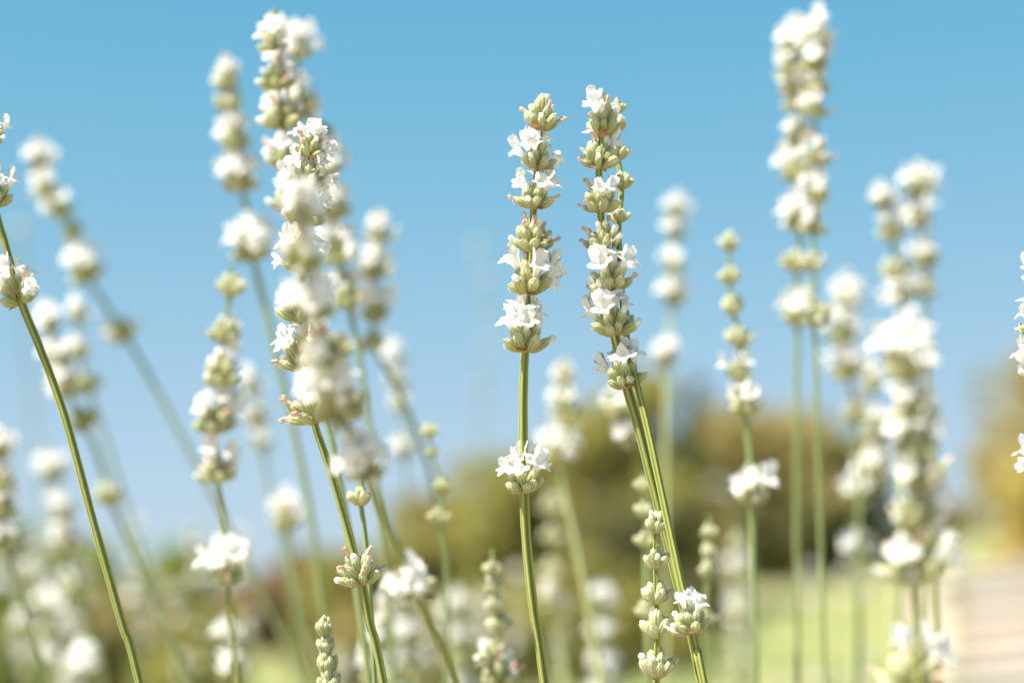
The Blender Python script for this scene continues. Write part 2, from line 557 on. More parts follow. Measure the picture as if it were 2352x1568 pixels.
def stem_mesh(pts, radii, twist, hi=True, material=None):
    cols = 24 if hi else 8
    n = len(pts)
    V = []
    ref = Vector((0, 1, 0))
    rib = []
    for j in range(n):
        t = (pts[min(j + 1, n - 1)] - pts[max(j - 1, 0)]).normalized()
        x = ref.cross(t).normalized(); y = t.cross(x).normalized()
        for i in range(cols):
            a = 2 * math.pi * i / cols
            aa = a + twist
            w = math.cos(4 * aa)
            r = radii[j] * (1 + .03 * math.sin(j * 1.7 + twist)) * (1 + (.19 * w if hi else .05 * w))
            V.append(pts[j] + (x * math.cos(a) + y * math.sin(a)) * r)
            rib.append(min(1, max(0, .5 + .75 * w)))
    f = grid_faces(n, cols)
    return mesh_np("stem", np.array([tuple(v) for v in V]), f, [material or M_STEM],
                   {'rib': rib, 'tip': [0] * len(rib)})


STALKS = 0
G_S = 'sharp stalks in the focal plane'
G_B_ = 'softly blurred stalks behind the focal plane'


def stalk(label, z, pts, group='white lavender stalks', full=True, stem_r=1.18, seed=None, pale=False, cat='lavender'):
    """pts from the tip down: (u, v) on the stem, (u, v, w, kind) a whorl w wide whose base is there"""
    global STALKS
    if group == G_B_: stem_r *= .85
    STALKS += 1
    r = random.Random(seed if seed is not None else 1000 + STALKS)
    z0, z1 = z if isinstance(z, tuple) else (z, z)
    grow = 1.04 if group == 'softly blurred stalks behind the focal plane' else 1.0
    pts = [(p[0], p[1], p[2] * grow, p[3]) if len(p) > 2 else p for p in pts]
    v0, v1 = pts[0][1], pts[-1][1]
    depth = lambda v: z0 + (z1 - z0) * (v - v0) / max(1, (v1 - v0))
    world = [P(p[0], p[1], depth(p[1])) for p in pts]
    ws = [p[2] * depth(p[1]) / (2 * TYPES[p[3]]['ext'] * 4.704) for p in pts if len(p) > 2]
    smean = (sum(ws) / len(ws)) if ws else 1.0
    path = list(world)
    # down to the ground, straightening up
    d = (path[-1] - path[-2]).normalized()
    cur = path[-1]
    g = float(ground_h(cur.x, cur.y))
    while cur.z > g + .002:
        d = (d + Vector((0, 0, -.22))).normalized()
        step = min(.09, (cur.z - g) / max(.2, -d.z))
        cur = cur + d * step
        path.append(cur)
    base = path[-1].copy()
    root = bpy.data.objects.new("lavender_stalk", None)
    root.empty_display_size = .02
    COL.objects.link(root)
    root.location = base
    tag(root, label, cat, group)
    loc = [p - base for p in path]
    sm = catmull(loc, 6)
    n = len(sm)
    lastw = max([i for i, p in enumerate(pts) if len(p) > 2] or [0]) * 6
    nr = max(1, len([p for p in pts if len(p) > 2]))
    rad = []
    for j in range(n):
        k = min(1, j / max(1, lastw)) if ws else 1
        rad.append(MM * stem_r * smean ** .6 * (.55 + .45 * k))
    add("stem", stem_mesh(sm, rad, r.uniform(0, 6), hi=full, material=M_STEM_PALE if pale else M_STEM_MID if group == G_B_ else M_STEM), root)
    for i, p in enumerate(pts):
        if len(p) < 4: continue
        kind = p[3]
        s = p[2] * depth(p[1]) / (2 * TYPES[kind]['ext'] * 4.704)
        a, b = loc[max(i - 1, 0)], loc[i + 1]
        up = (a - b).normalized()
        q = Vector((0, 0, 1)).rotation_difference(up) @ Quaternion((0, 0, 1), r.uniform(0, 6.28))
        if full:
            wo_ = add("whorl", r.choice(CORE), root, loc[i], q, s)
            for (k, idx, l, qq, ss) in whorl_plan(kind, r):
                lib, nm = LIB[k]
                add(nm, lib[idx], wo_, l, qq, ss)
        else:
            add("whorl", JOINED[kind][r.randrange(3)], root, loc[i], q, s)
    return root



# --- the large structure: hillside, lawn, steps, shrubs
def terrain():
    xs = np.concatenate([np.linspace(-400, -14, 24), np.linspace(-12, 16, 113), np.linspace(18, 400, 24)])
    ys = np.concatenate([np.linspace(-40, -2, 12), np.linspace(-1, 26, 109), np.linspace(28, 900, 40)])
    X, Y = np.meshgrid(xs, ys)
    Z = ground_h(X, Y)
    r = np.random.default_rng(3)
    near = (Y > 3) & (Y < 30)
    Z = Z + r.normal(size=Z.shape) * .008 * near
    v = np.stack([X.ravel(), Y.ravel(), Z.ravel()], -1)
    me = mesh_np("ground", v, grid_faces(len(ys), len(xs), closed=False), [])
    m, n, l, out = mat("lawn_soil")
    big = noise(n, l, 0.8, 4); sm_ = noise(n, l, 14, 4)
    g = ramp(n, [(.3, (.20, .25, .07)), (.5, (.26, .30, .10)), (.62, (.36, .34, .17)), (.75, (.27, .30, .12))], big, l)
    c = mix(n, l, g.outputs[0], (.26, .22, .12), math_(n, l, 'MULTIPLY', sm_, .35))
    # the bare earth of the flower bed close to the camera
    t = n.new("ShaderNodeTexCoord"); sx = n.new("ShaderNodeSeparateXYZ"); l.new(t.outputs['Object'], sx.inputs[0])
    mr = n.new("ShaderNodeMapRange"); mr.inputs[1].default_value = 3.2; mr.inputs[2].default_value = 4.0
    l.new(sx.outputs['Y'], mr.inputs[0])
    c = mix(n, l, (.34, .29, .22), c, mr.outputs[0])  # earth colour paled to bounce fill light up into the petals
    p = n.new("ShaderNodeBsdfPrincipled"); l.new(c, p.inputs['Base Color']); p.inputs['Roughness'].default_value = .95
    b = n.new("ShaderNodeBump"); b.inputs['Distance'].default_value = .01; l.new(sm_, b.inputs['Height']); l.new(b.outputs[0], p.inputs['Normal'])
    l.new(p.outputs[0], out.inputs[0])
    me.materials.append(m)
    tag(add("ground", me), kind='structure')


terrain()


def leaf_mat(name, a, b, tr=.42):
    m, n, l, out = mat(name)
    f = attr(n, 'tip'); nz = noise(n, l, 2.2, 3)
    c = mix(n, l, a, b, math_(n, l, 'ADD', math_(n, l, 'MULTIPLY', f, .6), math_(n, l, 'MULTIPLY', nz, .5)))
    thin(m, n, l, out, c, tr, .85)
    return m


def bark_mat():
    m, n, l, out = mat("bark")
    nz = noise(n, l, 25, 4, stretch=(1, 1, .25))
    c = ramp(n, [(.3, (.07, .05, .035)), (.7, (.20, .15, .11))], nz, l)
    thin(m, n, l, out, c.outputs[0], 0, .9, bump=nz, bump_d=.01)
    return m


BARK = bark_mat()
L_OLIVE = leaf_mat("olive_leaf", (.28, .26, .065), (.42, .38, .12))
L_TAN = leaf_mat("tan_leaf", (.31, .26, .10), (.45, .37, .155))
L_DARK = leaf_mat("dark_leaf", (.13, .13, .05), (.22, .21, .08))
L_GREEN = leaf_mat("green_leaf", (.24, .28, .06), (.38, .41, .12))
L_TEAL = leaf_mat("bluish_leaf", (.08, .13, .10), (.16, .21, .15))
L_RUST = leaf_mat("rusty_leaf", (.27, .17, .08), (.36, .25, .13))
L_YELLOW = leaf_mat("yellow_leaf", (.42, .36, .10), (.62, .50, .15))
L_BLOSSOM = leaf_mat("orange_blossom", (.75, .50, .22), (.80, .62, .38))


def tube(pts, rad, cols=8):
    V = []; ref = Vector((.3, 1, .1)).normalized(); n = len(pts)
    for j in range(n):
        t = (pts[min(j + 1, n - 1)] - pts[max(j - 1, 0)]).normalized()
        x = ref.cross(t).normalized(); y = t.cross(x)
        for i in range(cols):
            a = 2 * math.pi * i / cols
            V.append(tuple(pts[j] + (x * math.cos(a) + y * math.sin(a)) * rad[j]))
    return np.array(V), grid_faces(n, cols)


def leaves(centres, radii, count, size, r, tall=1.0):
    """leaf-shaped quads (pointed at both ends) scattered in clumps"""
    k = r.integers(0, len(centres), count)
    d = r.normal(size=(count, 3)); d /= np.linalg.norm(d, axis=1)[:, None]
    rad = r.uniform(.35, 1.08, count) ** .5
    c = centres[k] + d * (radii[k] * rad)[:, None] * np.array([1, 1, tall])
    a = r.normal(size=(count, 3)) + d * .8; a /= np.linalg.norm(a, axis=1)[:, None]
    b = np.cross(a, r.normal(size=(count, 3))); b /= np.linalg.norm(b, axis=1)[:, None]
    s = size * r.uniform(.6, 1.4, count)[:, None]
    v = np.stack([c - a * s, c + b * s * .42, c + a * s, c - b * s * .42], 1).reshape(-1, 3)
    f = np.arange(4 * count).reshape(-1, 4)
    return v, f, np.repeat(r.uniform(0, 1, count), 4)


def shrub(label, u, wpx, vtop, dist, leafm, shape='round', n=9000, cat='shrub', name='garden_shrub', group='shrubs beyond the flower bed', extra=None, seed=0):
    """stands on the slope dist metres away"""
    x = (u - 1176) / FPX * dist
    y = dist
    g = float(ground_h(x, y))
    top = CAM_H + (1400 - vtop) / FPX * dist
    H = max(.35, top - g); Wd = wpx / FPX * dist
    r = np.random.default_rng(seed + int(u) * 7 + int(vtop))
    root = bpy.data.objects.new(name, None); COL.objects.link(root); root.location = (x, y, g)
    tag(root, label, cat, group)
    nb = 26
    cs, rs, limbs = [], [], []
    for i in range(nb):
        h = r.uniform(.12, .95)
        if shape == 'spire': env = (1 - h) * .9 + .06
        elif shape == 'round': env = math.sqrt(max(.02, 1 - ((h - .45) / .6) ** 2))
        else: env = 1 - .35 * h
        a = r.uniform(0, 6.28); q = r.uniform(.25, .85)
        c = np.array([math.cos(a) * env * Wd * .5 * q, math.sin(a) * env * Wd * .5 * q, h * H])
        cs.append(c); rs.append(r.uniform(.15, .26) * min(Wd, H) * (.55 if shape == 'spire' else 1))
    cs = np.array(cs); rs = np.array(rs)
    hi = cs[:, 2] + rs * .95 > H
    cs[hi, 2] = H - rs[hi] * .95
    v, f, t = leaves(cs, rs, n, .034 * (dist / 10) ** .5, r)
    V, F, o = [], [], 0
    tp = [Vector((0, 0, -.05)), Vector((.01 * Wd, 0, H * .25)), Vector((0, .02 * Wd, H * .55)), Vector((0, 0, H * .85))]
    a, b = tube(tp, [.035 * H, .028 * H, .018 * H, .006 * H]); V.append(a); F.append(b); o = len(a)
    for i in range(0, nb, 2):
        c = Vector(cs[i]); s = Vector((0, 0, min(c.z * .6, H * .6)))
        mid = (s + c) * .5 + Vector((0, 0, .03 * H))
        a, b = tube([s, mid, c], [.014 * H, .009 * H, .003 * H], 6)
        V.append(a); F.append(b + o); o += len(a)
    V = np.vstack(V)
    add("trunk", mesh_np("trunk", V, np.vstack(F), [BARK], {'tip': np.zeros(len(V))}), root)
    add("crown", mesh_np("crown", v, f, [leafm], {'tip': t}, smooth=False), root)
    if extra:
        k = r.choice(len(cs), extra[1]); v, f, t = leaves(cs[k], rs[k] * 1.05, extra[2], .03, r)
        add("blossom", mesh_np("blossom", v, f, [extra[0]], {'tip': t}, smooth=False), root)
    return root


shrub("tallest of the blurred olive shrubs, peaking right behind the twin stalks", 1425, 400, 850, 12, L_OLIVE, seed=1)
shrub("dark narrow conifer tip rising between the tall olive shrub and the tan one", 1600, 140, 850, 13, L_DARK, 'spire', 2600, 'conifer', 'conifer_tree')
shrub("broad tan brown shrub right of the dark conifer tip", 1735, 460, 935, 15, L_TAN, seed=2)
shrub("mid green shrub at the right end of the central shrub bank", 1925, 300, 1000, 15.5, L_OLIVE, seed=3)
shrub("dark shadowy shrub low in the middle of the bank", 1480, 400, 1150, 11, L_DARK, seed=4)
shrub("olive shrub behind the bare lower stem of the centre stalk", 1195, 340, 1040, 12, L_OLIVE, seed=5)
shrub("low brownish shrub left of the centre stalk", 1010, 300, 1140, 12.5, L_TAN, seed=6)
shrub("olive shrub low behind the small bud stalk at the bottom", 800, 230, 1270, 10, L_OLIVE, seed=7)
shrub("rusty red shrub at the left of the brownish one", 690, 220, 1262, 15, L_RUST, seed=8)
shrub("olive shrub closing the gap under the rusty one", 905, 330, 1240, 10.5, L_OLIVE, seed=9)
shrub("small orange tinged shrub low at the left", 585, 160, 1345, 13, L_RUST, seed=10)
shrub("bright green shrub crown standing up in the left treeline", 425, 170, 1255, 17, L_GREEN, seed=11)
shrub("tan bush low between two green ones at the left", 320, 220, 1340, 14, L_TAN, seed=12)
shrub("large green shrub in the left treeline behind the pale column of blossom", 160, 240, 1240, 16, L_GREEN, seed=13)
shrub("tan shrub behind the leftmost bending stalk", 250, 200, 1400, 10, L_TAN, seed=14)
shrub("green shrub cut by the left edge of the frame", -20, 220, 1190, 15, L_GREEN, seed=15)
shrub("dull olive shrub low under the left treeline", 470, 260, 1410, 9.5, L_OLIVE, seed=16)
shrub("vivid green shrub at the bottom left corner", 20, 220, 1420, 8, L_GREEN, seed=17)
shrub("small brown bush on the crest below the gap of sky at the right", 2160, 210, 1190, 17, L_TAN, seed=18)
shrub("dark olive shrub behind the two tall right stems", 1800, 330, 1150, 14.5, L_DARK, seed=19)
shrub("low olive undergrowth bush at the foot of the tall olive shrub", 1330, 420, 1270, 10.2, L_OLIVE, seed=20)
shrub("olive bush low at the bottom, behind the bare foot of the centre stalk", 1150, 520, 1370, 9.2, L_OLIVE, seed=31)
shrub("brownish bush low at the bottom behind the blurred olive stem", 900, 380, 1390, 9.6, L_TAN, seed=32)
shrub("dark olive bush low at the bottom between the centre stalk and the crossing stems", 1400, 560, 1370, 9.6, L_OLIVE, seed=33)
shrub("tall yellowing tree cut by the right edge of the frame", 2520, 580, 790, 13, L_TAN, 'round', 13000, 'tree', 'yellowing_tree', extra=(L_YELLOW, 9, 700), seed=21)
shrub("yellow bush with orange blossom at the right edge under the tree", 2385, 250, 1030, 11.5, L_YELLOW, 'round', 3800, extra=(L_BLOSSOM, 6, 160), seed=22)


def grass():
    r = np.random.default_rng(5)
    n = 60000
    y = 4.2 + 15 * r.uniform(0, 1, n) ** .8
    x = r.uniform(-.28, .32, n) * y + r.normal(size=n) * .3
    z = ground_h(x, y)
    h = r.uniform(.03, .09, n); a = r.uniform(0, 6.28, n); w = .004
    dx, dy = np.cos(a) * w, np.sin(a) * w
    lx, ly = r.normal(size=n) * .02, r.normal(size=n) * .02
    v = np.stack([np.stack([x - dx, y - dy, z - .01], -1), np.stack([x + dx, y + dy, z - .01], -1),
                  np.stack([x + lx, y + ly, z + h], -1)], 1).reshape(-1, 3)
    g, gn, gl, go = mat("grass_blade")
    pt = noise(gn, gl, 1.3, 4, rough=.65)
    gr = ramp(gn, [(.32, (.17, .22, .05)), (.46, (.25, .30, .09)), (.56, (.36, .35, .17)), (.66, (.46, .42, .27)), (.78, (.29, .29, .12))], pt, gl)
    gc = mix(gn, gl, gr.outputs[0], (.42, .43, .28), math_(gn, gl, 'MULTIPLY', attr(gn, 'tip'), .45))
    thin(g, gn, gl, go, gc, .4, .8)
    tag(add("lawn_grass", mesh_np("lawn_grass", v, np.arange(3 * n).reshape(-1, 3), [g], {'tip': np.repeat(r.uniform(0, 1, n), 3)}, smooth=False)),
        "short sunlit lawn grass growing up the slope", 'grass', kind='stuff')


grass()


def steps():
    m, n, l, out = mat("pale_stone")
    oi = n.new("ShaderNodeObjectInfo")
    nz = noise(n, l, 9, 5); nf = noise(n, l, 90, 3)
    r_ = ramp(n, [(.3, (.27, .22, .17)), (.5, (.37, .325, .28)), (.7, (.44, .40, .36))], nz, l)
    c = mix(n, l, r_.outputs[0], (.55, .42, .28), math_(n, l, 'MULTIPLY', oi.outputs['Random'], .3))
    thin(m, n, l, out, c, 0, .85, bump=nf, bump_d=.004)
    root = bpy.data.objects.new("garden_steps", None); COL.objects.link(root)
    x0, y0 = 1.95, 8.0
    g = float(ground_h(x0, y0))
    root.location = (1.72, 8.0, .41); root.rotation_euler = (0, math.radians(-5), math.radians(15))
    tag(root, "pale pinkish stone steps rising to the right across the lawn in the lower right corner", 'steps')
    r = random.Random(4)
    for k in range(7):
        # every step is laid from three slabs
        xx = r.uniform(-.07, .09)
        for q in range(4):
            Lq = r.uniform(.7, 1.0)
            w, d, h = Lq - .012, .40, .10
            b = .012
            V = []
            for zz, ins in ((-.25, 0), (h - b, 0), (h, b)):
                for sx_, sy_ in ((0, 0), (1, 0), (1, 1), (0, 1)):
                    V.append((xx + (w - ins if sx_ else ins), (d - ins if sy_ else ins) - (0.0), zz))
            F = [(i, (i + 1) % 4, (i + 1) % 4 + 4, i + 4) for i in range(4)] + [(i + 4, (i + 1) % 4 + 4, (i + 1) % 4 + 8, i + 8) for i in range(4)] + [(8, 9, 10, 11)]
            o = add("step_slab", mesh_np("step_slab", V, F, [m], smooth=False), root, (k * .18 + r.uniform(-.006, .006), k * .357, k * .078 - k * .014 + r.uniform(-.004, .004)))
            xx += Lq


steps()

# ------------------------------------------------------------------ the stalks, coordinates in the 2352 x 1568 picture
G_B = 'softly blurred stalks behind the focal plane'
G_N = 'blurred stalks in front of the focal plane'

stalk("tall centre stalk standing alone with a ball of open florets low on its bare stem", .506,
      [(1247, 235), (1242, 300, 92, 't'), (1234, 388, 96, 'T'), (1226, 478, 100, 'm'), (1222, 574, 106, 'w'), (1215, 674, 122, 'o'), (1206, 806, 122, 'o'),
       (1202, 930), (1204, 1128, 108, 'o'), (1210, 1250), (1226, 1400), (1252, 1575)], G_S, seed=11)
stalk("fuller left one of the two crossing stalks, its top cluster backed with brown", .506,
      [(1384, 262), (1383, 312, 92, 't'), (1376, 385, 98, 'm'), (1380, 486, 94, 'w'), (1388, 572, 104, 'w'), (1402, 668, 116, 'o'), (1412, 768, 116, 'o'),
       (1440, 888, 112, 'o'), (1468, 985), (1515, 1170), (1570, 1390), (1614, 1575)], G_S, seed=112)
stalk("thinner right one of the two crossing stalks, round green buds to its tip", (.521, .486),
      [(1418, 225), (1417, 259, 42, 'b'), (1415, 304, 58, 'b'), (1420, 368, 58, 'b'), (1428, 433, 56, 'b'), (1421, 512, 50, 'b'), (1424, 600), (1436, 752, 52, 'b'),
       (1460, 870), (1488, 985), (1530, 1180), (1562, 1330), (1590, 1452, 96, 'm'), (1600, 1500), (1618, 1575)], G_S, seed=113)
stalk("slender bud stalk at the bottom, five white bud crowns left of the crossing stems", .499,
      [(1506, 1190), (1505, 1222, 66, 'b'), (1506, 1304, 66, 'b'), (1508, 1386, 74, 'b'), (1510, 1462, 84, 'b'), (1508, 1556, 92, 'b'), (1508, 1600)], G_S, seed=14, stem_r=1.0)
stalk("crowded sharp stalk left of centre, tipped by a brown withered bud and half hidden", .500,
      [(716, 318), (712, 362, 84, 'T'), (702, 432, 104, 'T'), (698, 515, 106, 'm'), (694, 622, 104, 'o'), (692, 735, 112, 'm'), (700, 848, 120, 'm'), (722, 968, 128, 'w'),
       (742, 1030), (768, 1110), (800, 1220), (832, 1340, 112, 'w'), (850, 1430), (884, 1580)], G_S, seed=15, stem_r=1.1)
stalk("short young bud spike poking up at the bottom edge, left of the middle", .499,
      [(747, 1418), (747, 1459, 40, 'y'), (751, 1501, 42, 'y'), (754, 1546, 50, 'y'), (757, 1592, 54, 'y'), (760, 1640)], G_S, seed=16, stem_r=1.2)
stalk("long leaning stalk at the left edge, its bare stem bending across to the bottom", .487,
      [(-22, 200), (-22, 330, 70, 'm'), (-10, 474, 92, 'o'), (12, 560), (50, 696, 106, 'o'), (92, 800), (150, 960), (215, 1200), (280, 1430), (322, 1575)], G_S, seed=17, stem_r=1.05)
stalk("stalk cut by the right edge of the frame, only the sharp petal tips showing", .500,
      [(2392, 480), (2392, 560, 80, 'T'), (2390, 660, 92, 'o'), (2388, 770, 100, 'o'), (2392, 870, 100, 'o'), (2396, 1090, 104, 'o'), (2398, 1300), (2400, 1575)], G_S, seed=18)

# in front of the focal plane
stalk("large out of focus stalk hanging in front of the crowded left one", (.365, .425),
      [(690, 430), (692, 505, 96, 'T'), (700, 612, 110, 'm'), (728, 722, 120, 'o'), (752, 832, 130, 'm'), (790, 958, 150, 'o'), (842, 1092, 128, 'o'),
       (880, 1180), (925, 1280), (958, 1362, 116, 'm'), (990, 1440), (1050, 1575)], G_N, seed=21, stem_r=1.0)
stalk("biggest out of focus stalk at the right, wide heads above a round brown base", .362,
      [(2085, 740), (2086, 872, 146, 'T'), (2094, 968, 112, 'm'), (2100, 1062, 128, 'o'), (2106, 1130, 100, 'm'), (2104, 1208, 128, 'o'), (2100, 1338, 160, 'm'), (2108, 1440), (2114, 1580)], G_N, seed=22, stem_r=.9)
stalk("greenish stalk directly right of the biggest blurred one, its stem parallel to it", .385,
      [(2122, 900), (2128, 960, 80, 'c'), (2140, 1110, 92, 'c'), (2146, 1320), (2152, 1450), (2158, 1580)], G_N, seed=23, stem_r=.85)
stalk("low blurred head of upright florets at the bottom edge beneath the biggest blurred stalk", .385,
      [(2092, 1500), (2090, 1596, 165, 'o'), (2090, 1660)], G_N, seed=24)
stalk("amber based soft stalk left of the crowded one, with a wide separate lower head", .408,
      [(532, 610), (528, 682, 76, 'b'), (512, 784, 84, 'c'), (506, 884, 92, 'm'), (494, 992, 104, 'm'), (500, 1106, 100, 'm'), (515, 1210), (522, 1345, 112, 'm'), (535, 1450), (546, 1580)], G_N, seed=25, stem_r=.75)

# behind it, still readable
stalk("tallest stalk at the upper left, its white tip almost at the top edge", .60,
      [(632, 20), (628, 124, 86, 'T'), (640, 205, 92, 'm'), (652, 292, 100, 'm'), (656, 384, 84, 'm'), (668, 480, 90, 'o'), (684, 600), (720, 800), (770, 1050), (812, 1300), (850, 1580)], G_B, seed=31)
stalk("whiter stalk right behind the tallest one, running down behind the crowded sharp stalk", .70,
      [(680, 55), (684, 135, 84, 'T'), (702, 262, 84, 'o'), (735, 318, 70, 'm'), (758, 402, 92, 'T'), (768, 500, 86, 'o'), (782, 600, 92, 'o'), (802, 705, 84, 'm'), (822, 800), (850, 1000), (880, 1250), (905, 1580)], G_B, seed=32)
stalk("second tallest stalk at the left, with one separate head below its spike", .74,
      [(520, 118), (522, 206, 68, 'T'), (528, 256, 74, 'c'), (544, 340, 82, 'o'), (556, 436, 84, 'o'), (572, 500), (582, 594, 96, 'o'), (605, 690), (648, 870), (690, 1060), (722, 1240), (760, 1580)], G_B, seed=33)
stalk("leaning stalk at the upper left whose long bluish stem slants down to the right", .86,
      [(88, 312), (94, 386, 64, 'T'), (118, 450, 70, 'o'), (150, 496, 70, 'o'), (172, 545, 60, 'c'), (206, 642, 92, 'o'), (236, 690), (292, 778, 72, 'm'), (340, 860), (420, 1010), (520, 1200), (620, 1400), (700, 1580)], G_B, full=False, seed=34, stem_r=1.2)
stalk("left of two pale columns of blossom below the leaning stalk", .80,
      [(108, 695), (118, 762, 68, 'T'), (140, 840, 70, 'o'), (162, 908, 84, 'o'), (196, 985, 78, 'c'), (222, 1040), (258, 1158, 72, 'b'), (300, 1260), (370, 1420), (440, 1580)], G_B, full=False, seed=35)
stalk("right of two pale columns of blossom below the leaning stalk", .90,
      [(176, 672), (180, 740, 54, 'T'), (184, 820, 58, 'm'), (206, 900, 64, 'm'), (240, 1000), (290, 1160), (360, 1380), (420, 1580)], G_B, full=False, seed=36)
stalk("stalk right of the crowded one with a pointed white tip and bluish stem", .76,
      [(868, 485), (868, 556, 70, 'T'), (856, 640, 76, 'o'), (858, 738, 84, 'o'), (862, 802, 66, 'c'), (900, 870), (955, 990), (995, 1120), (1022, 1300), (1030, 1580)], G_B, seed=37)
stalk("thin bud stalk with small round buds crossing a bluish stem left of the centre stalk", .64,
      [(988, 965), (987, 1006, 44, 'b'), (996, 1048, 34, 'b'), (1018, 1130, 46, 'b'), (1008, 1202, 46, 'b'), (1024, 1300), (1028, 1580)], G_B, seed=38, stem_r=.9)
stalk("small greenish bud whorls just under the big blurred head, on a thin upright stem", .53,
      [(828, 1040), (832, 1092, 78, 'b'), (830, 1160, 60, 'b'), (840, 1240), (850, 1360), (862, 1580)], G_B, seed=39, stem_r=.8)
stalk("left one of the close tall pair in the upper right, broad white top", .74,
      [(1820, 50), (1821, 128, 84, 'T'), (1822, 182, 82, 'o'), (1826, 215, 70, 'm'), (1834, 250, 80, 'm'), (1832, 330, 66, 'o'), (1832, 415, 84, 'm'), (1838, 530, 84, 'o'), (1830, 622, 72, 'c'), (1832, 744, 82, 'o'), (1830, 900), (1830, 1200), (1832, 1580)], G_B, seed=41, stem_r=1.15)
stalk("right one of the close tall pair in the upper right, greener below", .70,
      [(1872, 42), (1871, 108, 78, 'T'), (1870, 160, 76, 'o'), (1874, 215, 64, 'm'), (1872, 268, 66, 'm'), (1880, 378, 70, 'm'), (1874, 462, 66, 'o'), (1868, 536, 60, 'm'), (1868, 620, 50, 'm'), (1872, 748, 82, 'm'), (1876, 900), (1884, 1200), (1896, 1580)], G_B, seed=42, stem_r=1.15)
stalk("thin open stalk with separate small tufts between the crossing pair and the tall pair", .66,
      [(1677, 540), (1675, 576, 52, 'b'), (1676, 652, 54, 'b'), (1686, 722, 62, 'b'), (1702, 796, 68, 'b'), (1700, 870, 66, 'm'), (1712, 948, 72, 'm'), (1722, 1050), (1727, 1158, 86, 'o'), (1730, 1300), (1738, 1580)], G_B, seed=43)
stalk("faint white stalk between the crossing pair and the thin tufted one", .90,
      [(1551, 458), (1550, 500, 56, 'T'), (1549, 548, 56, 'o'), (1548, 622, 58, 'o'), (1546, 700, 66, 'o'), (1538, 760), (1532, 836, 64, 'o'), (1530, 1000), (1530, 1580)], G_B, full=False, seed=44, stem_r=1.5, pale=True)
stalk("left of two leaning together right of the tall pair, shorter one", .80,
      [(2030, 440), (2032, 478, 60, 'T'), (2050, 552, 72, 'o'), (2060, 640, 72, 'c'), (2076, 696, 72, 'o'), (2078, 760), (2080, 1000), (2060, 1580)], G_B, seed=45)
stalk("right of two leaning together right of the tall pair, higher and whiter", .86,
      [(2112, 362), (2106, 455, 84, 'T'), (2112, 520, 70, 'm'), (2128, 612, 68, 'o'), (2124, 680, 58, 'm'), (2126, 800), (2128, 1100), (2120, 1580)], G_B, seed=46)
stalk("pale messy stalk between the tall pair and the biggest blurred stalk", .88,
      [(1942, 640), (1946, 706, 72, 'o'), (1936, 785, 80, 'o'), (1952, 868, 84, 'o'), (1966, 968, 72, 'm'), (1975, 1100), (1970, 1400), (1968, 1580)], G_B, full=False, seed=47)
stalk("white clump of florets low between the tall pair and the biggest blurred stalk", .92,
      [(2000, 840), (2002, 900, 66, 'T'), (2010, 1010, 78, 'o'), (1996, 1110, 88, 'o'), (1962, 1160, 82, 'o'), (1965, 1290, 66, 'm'), (1975, 1450), (1970, 1580)], G_B, full=False, seed=48)
stalk("beaded pale bud stalk at the bottom, just left of the bare centre stem", .62,
      [(1132, 1262), (1130, 1322, 48, 'b'), (1134, 1364, 48, 'b'), (1142, 1410, 58, 'b'), (1146, 1456, 62, 'b'), (1132, 1520, 70, 'c'), (1150, 1572, 90, 'o'), (1150, 1630)], G_B, seed=49)
stalk("soft white stalk behind the centre one, at its right above the shrub bank", .80,
      [(1292, 820), (1296, 892, 60, 'T'), (1298, 962, 74, 'm'), (1284, 1062, 88, 'o'), (1296, 1130), (1335, 1300), (1385, 1580)], G_B, full=False, seed=50, stem_r=1.6, pale=True)
stalk("faint column of pale buds below the soft white stalk, ending in one round head", 1.05,
      [(1266, 1110), (1268, 1180, 58, 'c'), (1270, 1250, 62, 'c'), (1272, 1330, 64, 'c'), (1274, 1400, 64, 'T'), (1290, 1500), (1300, 1580)], G_B, full=False, seed=51, stem_r=1.6, pale=True)
stalk("small white headed stalk directly behind the stems of the crossing pair", .72,
      [(1440, 890), (1430, 960, 80, 'o'), (1462, 1020, 70, 'o'), (1478, 1040), (1490, 1200), (1500, 1580)], G_B, seed=52)
stalk("blurred twin of the slender bud stalk, just left behind it", .62,
      [(1478, 1080), (1478, 1130, 50, 'b'), (1484, 1190, 56, 'b'), (1482, 1258, 54, 'b'), (1484, 1420, 56, 'b'), (1486, 1500), (1488, 1580)], G_B, seed=53)
stalk("tiny closed bud spike standing between the crossing stems and the tufted stalk", .66,
      [(1629, 1182), (1628, 1240, 34, 'y'), (1627, 1284, 36, 'y'), (1624, 1328, 38, 'y'), (1622, 1430, 46, 'c'), (1624, 1580)], G_B, seed=54)
stalk("pale bud column right of the tiny closed spike", 1.0,
      [(1695, 1195), (1694, 1260, 48, 'c'), (1696, 1330, 50, 'c'), (1698, 1420, 54, 'c'), (1702, 1580)], G_B, full=False, seed=55)
stalk("stalk at the left edge with dark undersides and a thin bluish stem below", .72,
      [(-6, 985), (2, 1050, 60, 'o'), (6, 1130, 66, 'm'), (8, 1185, 66, 'm'), (14, 1262, 72, 'o'), (50, 1380), (112, 1580)], G_B, seed=56)
stalk("very faint white column left of the long bending stem, above the green shrub", 1.05,
      [(112, 1020), (124, 1100, 66, 'o'), (150, 1190, 74, 'm'), (160, 1270, 80, 'T'), (185, 1370, 76, 'm'), (215, 1450), (240, 1580)], G_B, full=False, seed=57)
stalk("pair of white tufts on a pale stem left of the crowded stalk's bare stem", .84,
      [(655, 1150), (658, 1222, 92, 'T'), (672, 1320), (700, 1450), (730, 1580)], G_B, full=False, seed=58)
